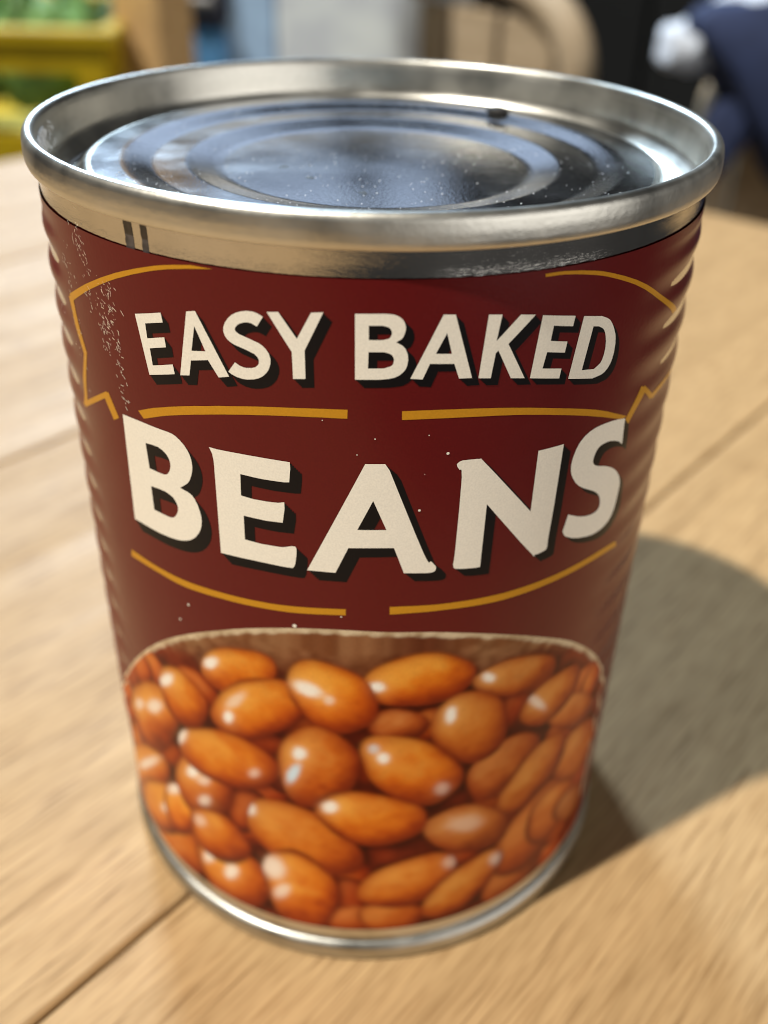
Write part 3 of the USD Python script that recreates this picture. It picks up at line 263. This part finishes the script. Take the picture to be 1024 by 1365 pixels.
def paint(bi, C0, E1, E2, tone, dull, hl, base):
    C0, E1, E2 = map(np.array, (C0, E1, E2)); l1, l2 = np.linalg.norm(E1), np.linalg.norm(E2); lm = min(l1, l2)
    q = np.stack([gx - C0[0], gz - C0[1]], -1); loc = q @ np.linalg.inv(np.array([E1, E2])); x, y = loc[..., 0], loc[..., 1]
    rr = np.hypot(x, y) / shape(bi, x, y); m = rr < 1.0
    if not m.any(): return
    x, y, r = x[m], y[m], rr[m]; h = np.sqrt(1 - r ** 2); sd = int(bi * 10 + 1000)
    P3 = np.c_[gx[m], gz[m], 0 * r + bi]; m1, m2 = meshkit.fbm(P3 * .5, 3, sd), meshkit.fbm(P3 * 1.5, 4, sd + 50)
    nn = (x / l1)[:, None] * E1 / l1 + (y / l2)[:, None] * E2 / l2; nn = np.c_[nn * lm, h * .85 + .04]; nn /= np.linalg.norm(nn, axis=1)[:, None]
    dl = nn @ LV; d = np.clip(.36 + .64 * dl, 0, 1)
    s_ = np.clip(d + .40 * (m1 - .5) + .30 * (m2 - .5), 0, 1); st = [0, .35, .58, .78, 1]
    bright = np.array([(.12, .011, .002), (.42, .052, .002), (.70, .145, .004), (.86, .255, .008), (.94, .42, .04)])
    red = np.array([(.045, .004, .002), (.18, .015, .003), (.36, .038, .004), (.50, .075, .008), (.62, .15, .03)])
    dul = np.array([(.045, .006, .003), (.16, .024, .005), (.29, .066, .011), (.40, .122, .026), (.48, .19, .06)])
    ramp = red * (1 - tone) + bright * tone; ramp = ramp * (1 - dull) + dul * dull
    c = np.stack([np.interp(s_, st, ramp[:, k]) for k in range(3)], 1)
    spot = np.clip((m2 - .60) / .12, 0, 1)[:, None] * .35; c = lerp(c, c * [.62, .45, .35], spot)
    rim = np.clip((r - .52) / .48, 0, 1)[:, None] ** 2.0; c = lerp(c, np.array([.26, .030, .006]), .66 * rim)
    sheen = (np.clip(dl, 0, 1) ** 9)[:, None] * (.13 if dull < .4 else .06); c = lerp(c, (.98, .50, .10), sheen)
    g_all, g_col = np.zeros(len(r)), np.zeros((len(r), 3))
    for hx, hy, ax, ay, bx, by, blue, k in hl:
        w = np.c_[x - hx, y - hy] @ np.linalg.inv(np.array([[ax, bx], [ay, by]])).T; wob = .35 * (meshkit.fbm(P3 * 1.1, 2, sd + 9) - .5); g = np.linalg.norm(w, axis=1) * (1 + wob)
        core = np.exp(-(g / 1.02) ** 4) * k; halo = .26 * k * np.exp(-(g / 2.1) ** 2); hc = lerp((1.0, .97, .90), (.62, .84, 1.0), blue)
        c = lerp(c, (.98, .52, .12), halo[:, None]); g_all = np.maximum(g_all, core); g_col += core[:, None] * hc
    img[m] = c; hmap[m] = base + .62 * lm * h; gl_a[m] = g_all; glow[m] = g_col / np.maximum(g_all, 1e-6)[:, None] * (g_all > 1e-4)[:, None]
rb = np.random.default_rng(11); under = []               # beans half sunk in the sauce, in the gaps of the front ones
for _ in range(500):
    q = np.array([rb.uniform(-41, 38), rb.uniform(8, 46)])
    m = min(np.linalg.norm(np.linalg.solve(np.array([b[2:4], b[4:6]]).T, q - b[0:2])) for b in ART['beans'])
    if 1.0 < m < 1.7 and len(under) < 30 and all(np.linalg.norm(q - u[0]) > 3.2 for u in under):
        an = rb.uniform(0, PI); l1, l2 = rb.uniform(3.6, 5.2), rb.uniform(2.6, 3.4); e1 = np.array([math.cos(an), math.sin(an)])
        under.append((q, e1 * l1, np.array([-e1[1], e1[0]]) * l2, rb.uniform(.0, .3)))
beans = [(.4 * k - 30, q, e1, e2, tn, .05, [], -1.7) for k, (q, e1, e2, tn) in enumerate(under)]
beans += [(k, np.array(b[0:2]), np.array(b[2:4]) * 1.03, np.array(b[4:6]) * 1.03, b[6], b[7], b[8], (-.6 if k < 6 else 0) + .012 * k) for k, b in enumerate(ART['beans'])]
for b in beans: paint(*b)
ao = np.ones((gh, gw))
for sg_, k in ((.5, .30), (1.2, .30), (2.6, .24)):
    ao *= 1 - np.clip(k * (ndimage.gaussian_filter(hmap, sg_ / GS) - hmap), 0, .55)
sh = ndimage.shift(ndimage.gaussian_filter(hmap, .5 / GS), (-.8 / GS, .7 / GS), order=1, mode='nearest'); ao *= 1 - np.clip(.22 * (sh - hmap - .15), 0, .4)
img *= np.stack([ao ** .7, ao ** 1.2, ao ** 1.3], -1)
gz_ = np.clip((meshkit.fbm(flat3(.22, 2.), 3, 77) - .46) / .2, 0, 1)[..., None] * np.clip(.5 - up, 0, 1); img = lerp(img, img * [.80, .50, .40], .75 * gz_)   # sauce lying thicker in places
img = ndimage.gaussian_filter(img, (.20 / GS, .20 / GS, 0))
ga = ndimage.gaussian_filter(gl_a, .10 / GS)[..., None]; gc = ndimage.gaussian_filter(glow * gl_a[..., None], (.10 / GS, .10 / GS, 0)) / np.maximum(ga, 1e-5)
img = lerp(img, gc * .95, np.clip(ga * 1.05, 0, 1)); bl = ndimage.gaussian_filter(gl_a, .8 / GS)[..., None]; img = lerp(img, (.95, .66, .34), np.clip(.30 * bl, 0, .4))
def ink_at(p): return np.stack([ndimage.map_coordinates(img[..., k], [(p[:, 1] - GZ) / GS, (p[:, 0] - GX) / GS], order=1, mode='nearest') for k in range(3)], 1)
P, f, N, v = patch(pic, .075, .40)
dist = shapely.distance(shapely.points(v[:, :2]), LineString(shapely.get_coordinates(pic.exterior)))
n1 = meshkit.fbm(np.c_[v[:, :2] * .9, 0 * v[:, 0]], 4, 3); col = ink_at(v)
bm = np.clip((.9 + .5 * (n1 - .5) - dist) / .45, 0, 1)[:, None] * (v[:, 1] > 12)[:, None]
col = lerp(col, lerp((.46, .33, .19), (.70, .57, .38), np.clip(n1 * 2 - .4, 0, 1)[:, None]), bm * .9)
obj('bean_picture', (P, f), M['print'], label_part, normals=N, color=col)
def bean(n, bi, C0, E1, E2, *_):                         # one printed bean: its outline on the paper, coloured from the picture
    nr, na = 18, 64; rho = np.linspace(0, 1, nr + 1)[1:]; ph = np.arange(na) * 2 * PI / na
    Rr, A = np.meshgrid(rho, ph, indexing='ij'); w = shape(bi, np.cos(A), np.sin(A)); x, y = np.r_[0, (Rr * np.cos(A) * w).ravel()], np.r_[0, (Rr * np.sin(A) * w).ravel()]
    q = C0 + x[:, None] * E1 + y[:, None] * E2
    f = [[0, 1 + j, 1 + (j + 1) % na] for j in range(na)]
    for i in range(nr - 1):
        for j in range(na):
            k = (j + 1) % na; f += [[1 + i * na + j, 1 + (i + 1) * na + j, 1 + (i + 1) * na + k], [1 + i * na + j, 1 + (i + 1) * na + k, 1 + i * na + k]]
    f = np.array(f); A3 = q[f]; cr = (A3[:, 1, 0] - A3[:, 0, 0]) * (A3[:, 2, 1] - A3[:, 0, 1]) - (A3[:, 1, 1] - A3[:, 0, 1]) * (A3[:, 2, 0] - A3[:, 0, 0]); f[cr < 0] = f[cr < 0][:, ::-1]
    f = f[shapely.contains_xy(inner, q[:, 0], q[:, 1])[f].all(1)]
    if len(f):
        uq, f = np.unique(f, return_inverse=True); f = f.reshape(-1, 3); q = q[uq]; P, N = wrap(q[:, 0], q[:, 1], .080 + .0006 * n)
        obj('printed_bean', (P, f), M['print'], label_part, normals=N, color=ink_at(q))
for n, b in enumerate(beans): bean(n, *b)

# wear on the label: chips of paper showing, rubbed scratches
for x, y, r in ART['specks']: ink('chip', Point(x, y).buffer(r * .75, 3), .112, M['cream'])
rs = np.random.default_rng(3); st = []
for x, y, w, h, n in ART['scuffs']:
    for _ in range(int(n * .5)):
        px, py = x + rs.normal() * w * .5, y + rs.normal() * h * .5; an = rs.normal() * .5 - .9; ln = abs(rs.normal()) * .22 + .05; wd = rs.uniform(.012, .035)
        st.append(LineString([(px, py), (px + .5 * ln * math.cos(an) + rs.normal() * .02, py + .5 * ln * math.sin(an)), (px + ln * math.cos(an), py + ln * math.sin(an))]).buffer(wd, 2))
ink('scuff', shapely.union_all(st), .114, M['cream'], kind='stuff')

# dark bars on the bare strip above the label: reflections painted onto the metal
def reflected_bar(a0, a1, z0, z1, m, name, seed):
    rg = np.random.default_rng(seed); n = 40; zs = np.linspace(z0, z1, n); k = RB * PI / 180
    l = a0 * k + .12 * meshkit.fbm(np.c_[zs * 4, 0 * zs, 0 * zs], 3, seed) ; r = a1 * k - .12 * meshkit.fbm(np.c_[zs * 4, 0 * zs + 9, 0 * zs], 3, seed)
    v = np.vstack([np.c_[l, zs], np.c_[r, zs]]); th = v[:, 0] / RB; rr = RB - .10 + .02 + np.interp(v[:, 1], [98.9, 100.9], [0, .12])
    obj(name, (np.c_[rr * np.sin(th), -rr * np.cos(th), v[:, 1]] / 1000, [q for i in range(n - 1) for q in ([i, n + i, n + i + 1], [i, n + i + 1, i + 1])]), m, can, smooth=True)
reflected_bar(-37.0, -35.1, 97.7, 100.6, M['bar_reflection'], 'dark_mark', 1); reflected_bar(-33.7, -32.3, 97.7, 100.6, M['bar_reflection'], 'dark_mark', 2)

# dust and marks on the lid
def lidz(r): return np.interp(r, [0, 17.4, 18.2, 20.4, 21.2, 25, 25.6, 27.4, 28.2, 31.4], [-5.37, -5.55, -5.45, -4.95, -4.77, -4.77, -4.65, -4.2, -4.05, -4.09])
def blot(x, y, r, k, sq=1.):
    n = 14; aa = np.arange(n) * 2 * PI / n; rr = r * (1 + .35 * np.sin(2 * aa + k) * .6 + .2 * np.cos(3 * aa + k))
    v = [(x, y, lidz(math.hypot(x, y)) + .05)] + [(x + q * math.cos(b), y + q * sq * math.sin(b), lidz(math.hypot(x + q * math.cos(b), y + q * sq * math.sin(b))) + .02) for b, q in zip(aa, rr)]
    v = np.array(v) + [0, 0, H]; return trimesh.Trimesh(v / 1000, [[0, 1 + j, 1 + (j + 1) % n] for j in range(n)], process=False)
for x, y, r, k in [(-10.2, -2.5, .45, 1), (-7.0, -6.8, .42, 2), (-1.1, -12.2, .40, 3), (-7.4, -1.6, .25, 4)]:
    obj('grime_spot', blot(x, y, r, k, 1.6), M['grime'], can, smooth=True)
sp = trimesh.creation.icosphere(3, 1.); sp.vertices *= [.0016, .0011, .0007]; rot(sp, -31); sp.apply_translation((.0164, .0226, (H - 3.95) / 1000)); obj('dark_drop', sp, M['grime'], can, smooth=True, label='dark drop on the lid near its back right edge')
fl = []
for _ in range(420):
    an, rr = rs.uniform(0, 2 * PI), 31 * math.sqrt(rs.uniform(0, 1)); fl.append(blot(rr * math.cos(an), rr * math.sin(an), rs.uniform(.03, .095), rs.uniform(0, 6)))
obj('dust', cat(fl), M['dust'], can, smooth=True, kind='stuff')
sc = []
for _ in range(260):                                     # rubbed white scratches inside the rim at the left
    th = math.radians(rs.normal(196, 7)); u = np.clip(abs(rs.normal(.35, .3)), 0, 1); dth = rs.normal() * .012; du = rs.normal() * .16
    pts = []
    for q in (0, .5, 1):
        uu = np.clip(u + du * q, 0.02, .98); r = 36.40 - .55 * uu; tt = th + dth * q + rs.normal() * .003; pts.append(((r - .03) * math.cos(tt) / 1000, (r - .03) * math.sin(tt) / 1000, (H - 1.25 - 2.6 * uu) / 1000))
    sc.append(tube(pts, rs.uniform(.00003, .00009), 4))
obj('scratch', cat(sc), M['dust'], can, kind='stuff', label='white rubbed scratches inside the rim')

# ------------------------------------------------------------------ behind the table, far out of focus
def slab_wall(w, h, th, slots):                          # crate side: frame with horizontal slots
    p = shapely.box(-w / 2, 0, w / 2, h)
    for z0, z1 in slots:
        n = max(1, int(w / .3)); bw = (w - .03) / n
        for k in range(n): p = p.difference(shapely.box(-w / 2 + .03 + k * bw, z0, -w / 2 + k * bw + bw, z1).buffer(-.004).buffer(.004))
    m = trimesh.creation.extrude_polygon(p, th, engine='earcut'); rot(m, 90, (1, 0, 0)); m.apply_translation((0, th / 2, 0)); return m
CW, CD, CH = .42, .30, .122
bench = thing('low_bench', (-.50, 1.12, -.75), 0, label='dark low bench under the yellow crate', category='bench')
obj('bench_top', box(.66, .44, .03, (0, 0, .582)), M['dark'], bench)
for x in (-.28, .28): obj('bench_leg', box(.04, .40, .565, (x, 0, .2825)), M['dark'], bench)
crate = thing('yellow_crate', (-.485, 1.12, -.152), 0, label='yellow plastic crate of greens left of the wooden post', category='crate')
sl = [(.032, .094)]
for y in (-CD / 2, CD / 2):
    m = slab_wall(CW, CH, .012, sl); m.apply_translation((0, y, 0)); obj('side_panel', m, M['yellow'], crate, smooth=False)
for x in (-CW / 2, CW / 2):
    m = rot(slab_wall(CD - .014, CH, .012, sl), 90); m.apply_translation((x, 0, 0)); obj('end_panel', m, M['yellow'], crate, smooth=False)
obj('crate_base', box(CW - .02, CD - .02, .01, (0, 0, .006)), M['yellow'], crate)
obj('crate_rim', cat([box(CW + .03, .02, .014, (0, s * (CD / 2 + .002), CH + .0065)) for s in (-1, 1)] + [box(.02, CD - .02, .014, (s * (CW / 2 + .002), 0, CH + .0065)) for s in (-1, 1)]), M['yellow'], crate)
def lettuce(loc, r, seed, m, label):
    t = thing('lettuce', loc, 0, label=label, category='lettuce'); rg = np.random.default_rng(seed)
    h = trimesh.creation.icosphere(4, r * .72); nz_ = meshkit.fbm(h.vertices / r * 2.2 + seed, 4, seed); h.vertices *= (1 + .5 * (nz_ - .5))[:, None]; obj('heart', h, m, t, smooth=True)
    for k in range(11):
        u, w = np.meshgrid(np.linspace(-1, 1, 13), np.linspace(0, 1, 13), indexing='ij'); wd = np.sin(PI * np.clip(w * .85 + .1, 0, 1)) * .75
        an = u * wd * .95; el = -.9 + w * 2.0; rr = r * (.80 + .16 * w ** 2 + .10 * np.sin(9 * u + k) * w * np.abs(u) + .05 * np.sin(13 * w + k))
        P = np.stack([rr * np.cos(el) * np.cos(an), rr * np.cos(el) * np.sin(an), rr * np.sin(el)], -1).reshape(-1, 3)
        i, j = np.meshgrid(range(12), range(12), indexing='ij'); F = np.stack([i * 13 + j, (i + 1) * 13 + j, (i + 1) * 13 + j + 1, i * 13 + j + 1], -1).reshape(-1, 4)
        q = trimesh.Trimesh(P, np.vstack([F[:, [0, 1, 2]], F[:, [0, 2, 3]]]), process=False); rot(q, rg.normal() * 14, (1, 0, 0)); rot(q, k * 137.5 + rg.normal() * 8); obj('leaf', q, m, t, smooth=True)
lettuce((-.365, 1.06, -.058), .078, 1, M['leaf'], 'light green lettuce head heaped over the rail of the yellow crate')
lettuce((-.47, 1.08, -.066), .072, 2, M['leaf_dark'], 'dark green lettuce at the left end of the yellow crate')
lettuce((-.345, 1.19, -.072), .066, 4, M['leaf_dark'], 'dark green lettuce behind the light green one in the crate')

post = thing('wooden_post', (-.232, 1.03, -.75), -33, label='upright square wooden post between crate and blue bin', category='post')
obj('shaft', box(.056, .054, 1.30, (0, 0, .65), .003), M['pine'], post); obj('batten', box(.014, .030, 1.30, (-.0352, -.008, .65), .002), M['pine'], post)
obj('foot', box(.12, .12, .02, (0, 0, .0105), .003), M['pine'], post)

binn = thing('blue_bin', (-.222, 1.27, -.75), 0, label='tall sky blue bin with dark navy lid behind the post', category='bin')
obj('bin_body', cat([box(.075, .10, .70, (0, 0, .35), .01)]), M['blue'], binn); obj('bin_lid', box(.081, .106, .085, (0, 0, .7435), .012), M['navy_lid'], binn); obj('bin_handle', box(.05, .012, .012, (0, -.059, .735), .004), M['steel'], binn)

cab = thing('white_cabinet', (-.035, 1.40, -.75), 0, label='white cabinet with a pale blue left door, right behind the can', category='cabinet')
obj('carcass', box(.31, .30, .90, (0, 0, .45), .004), M['white'], cab)
obj('door', box(.062, .018, .84, (-.1225, -.1602, .45), .003), M['pale'], cab, label='narrow pale blue door'); obj('door', box(.242, .018, .84, (.0325, -.1602, .45), .003), M['white'], cab, label='wide white door')
for x in (-.098, -.070): obj('handle', tube([(x, -.170, .30), (x, -.192, .31), (x, -.192, .47), (x, -.170, .48)], .005), M['steel'], cab)

def chair(name, loc, rz, label):
    t = thing(name, loc, rz, label=label, category='chair'); w = .165
    an = np.linspace(PI, 0, 25); pts = [(-w, .18, .0)] + [(-w, .18, z) for z in np.linspace(.2, .69, 6)] + [(w * np.cos(b) , .18 , .69 + .09 * np.sin(b)) for b in an[1:-1]] + [(w, .18, z) for z in np.linspace(.69, .2, 6)] + [(w, .18, 0)]
    obj('back_frame', tube(pts, .021), M['beech'], t, smooth=60)
    for x, ww in ((-.090, .085), (.0, .078), (.090, .085)): obj('slat', box(ww, .012, .28, (x, .18, .60), .003), M['beech'], t)
    obj('seat', box(.38, .38, .03, (0, 0, .445), .012), M['beech'], t)
    for x in (-.15, .15): obj('leg', tube([(x * 1.08, -.165, 0), (x, -.15, .43)], [.014, .019]), M['beech'], t)
    obj('stretcher', tube([(-.158, -.16, .2), (.158, -.16, .2)], .01), M['beech'], t)
chair('wooden_chair', (-.025, 1.05, -.75), -52, 'pale wooden chair with rounded slatted back, right of the white cabinet')
chair('wooden_chair', (.545, .75, -.75), 24, 'pale wooden chair with navy jacket over it at the right edge')

# a jacket over the right chair, a towel on top of it
def cloth(cx, cy, cz, sx, sy, sz, e, seed, fold, shear=0.):
    m = trimesh.creation.icosphere(5, 1.); v = m.vertices; v = np.sign(v) * np.abs(v) ** e; nzv = meshkit.fbm(v * [2.5, 2.5, 1.2] + seed, 4, seed)
    f = np.sin(v[:, 0] * 9 + 4 * nzv) * .5 + (nzv - .5) * 2; v = v * (1 + fold * f)[:, None] * [sx, sy, sz]; v[:, 0] += shear * v[:, 2]
    m.vertices = v + [cx, cy, cz]; return m
jk = thing('navy_jacket', (.0, .0, .0), 0, label='navy blue jacket hung over the chair at the right edge', category='jacket')
obj('jacket_body', cloth(.462, .78, -.065, .140, .05, .115, .7, 5, .07, -.9), M['navy'], jk, smooth=True); obj('sleeve', cloth(.315, .775, -.035, .022, .026, .075, .85, 8, .08, .42), M['navy'], jk, smooth=True)
obj('white_towel', cat([cloth(.268, .80, .003, .026, .03, .020, .8, 2, .12), cloth(.36, .80, .024, .075, .045, .026, .75, 3, .12)]), M['towel'], smooth=True, label='white towel bunched on top of the navy jacket', category='towel')

shade_back = thing('dark_cupboard', (.42, 1.75, -.75), 0, label='black cupboard put in for the deep shadow behind the two chairs', category='backdrop')  # added black block standing in for deep shadow
obj('carcass', box(.80, .36, .86, (0, 0, .43), .004), M['dark'], shade_back)
for x in (-.2, .2): obj('door', box(.39, .018, .80, (x, -.1902, .43), .003), M['dark'], shade_back); obj('knob', trimesh.creation.icosphere(2, .010).apply_translation((x * .2, -.207, .5)), M['dark'], shade_back, smooth=True)
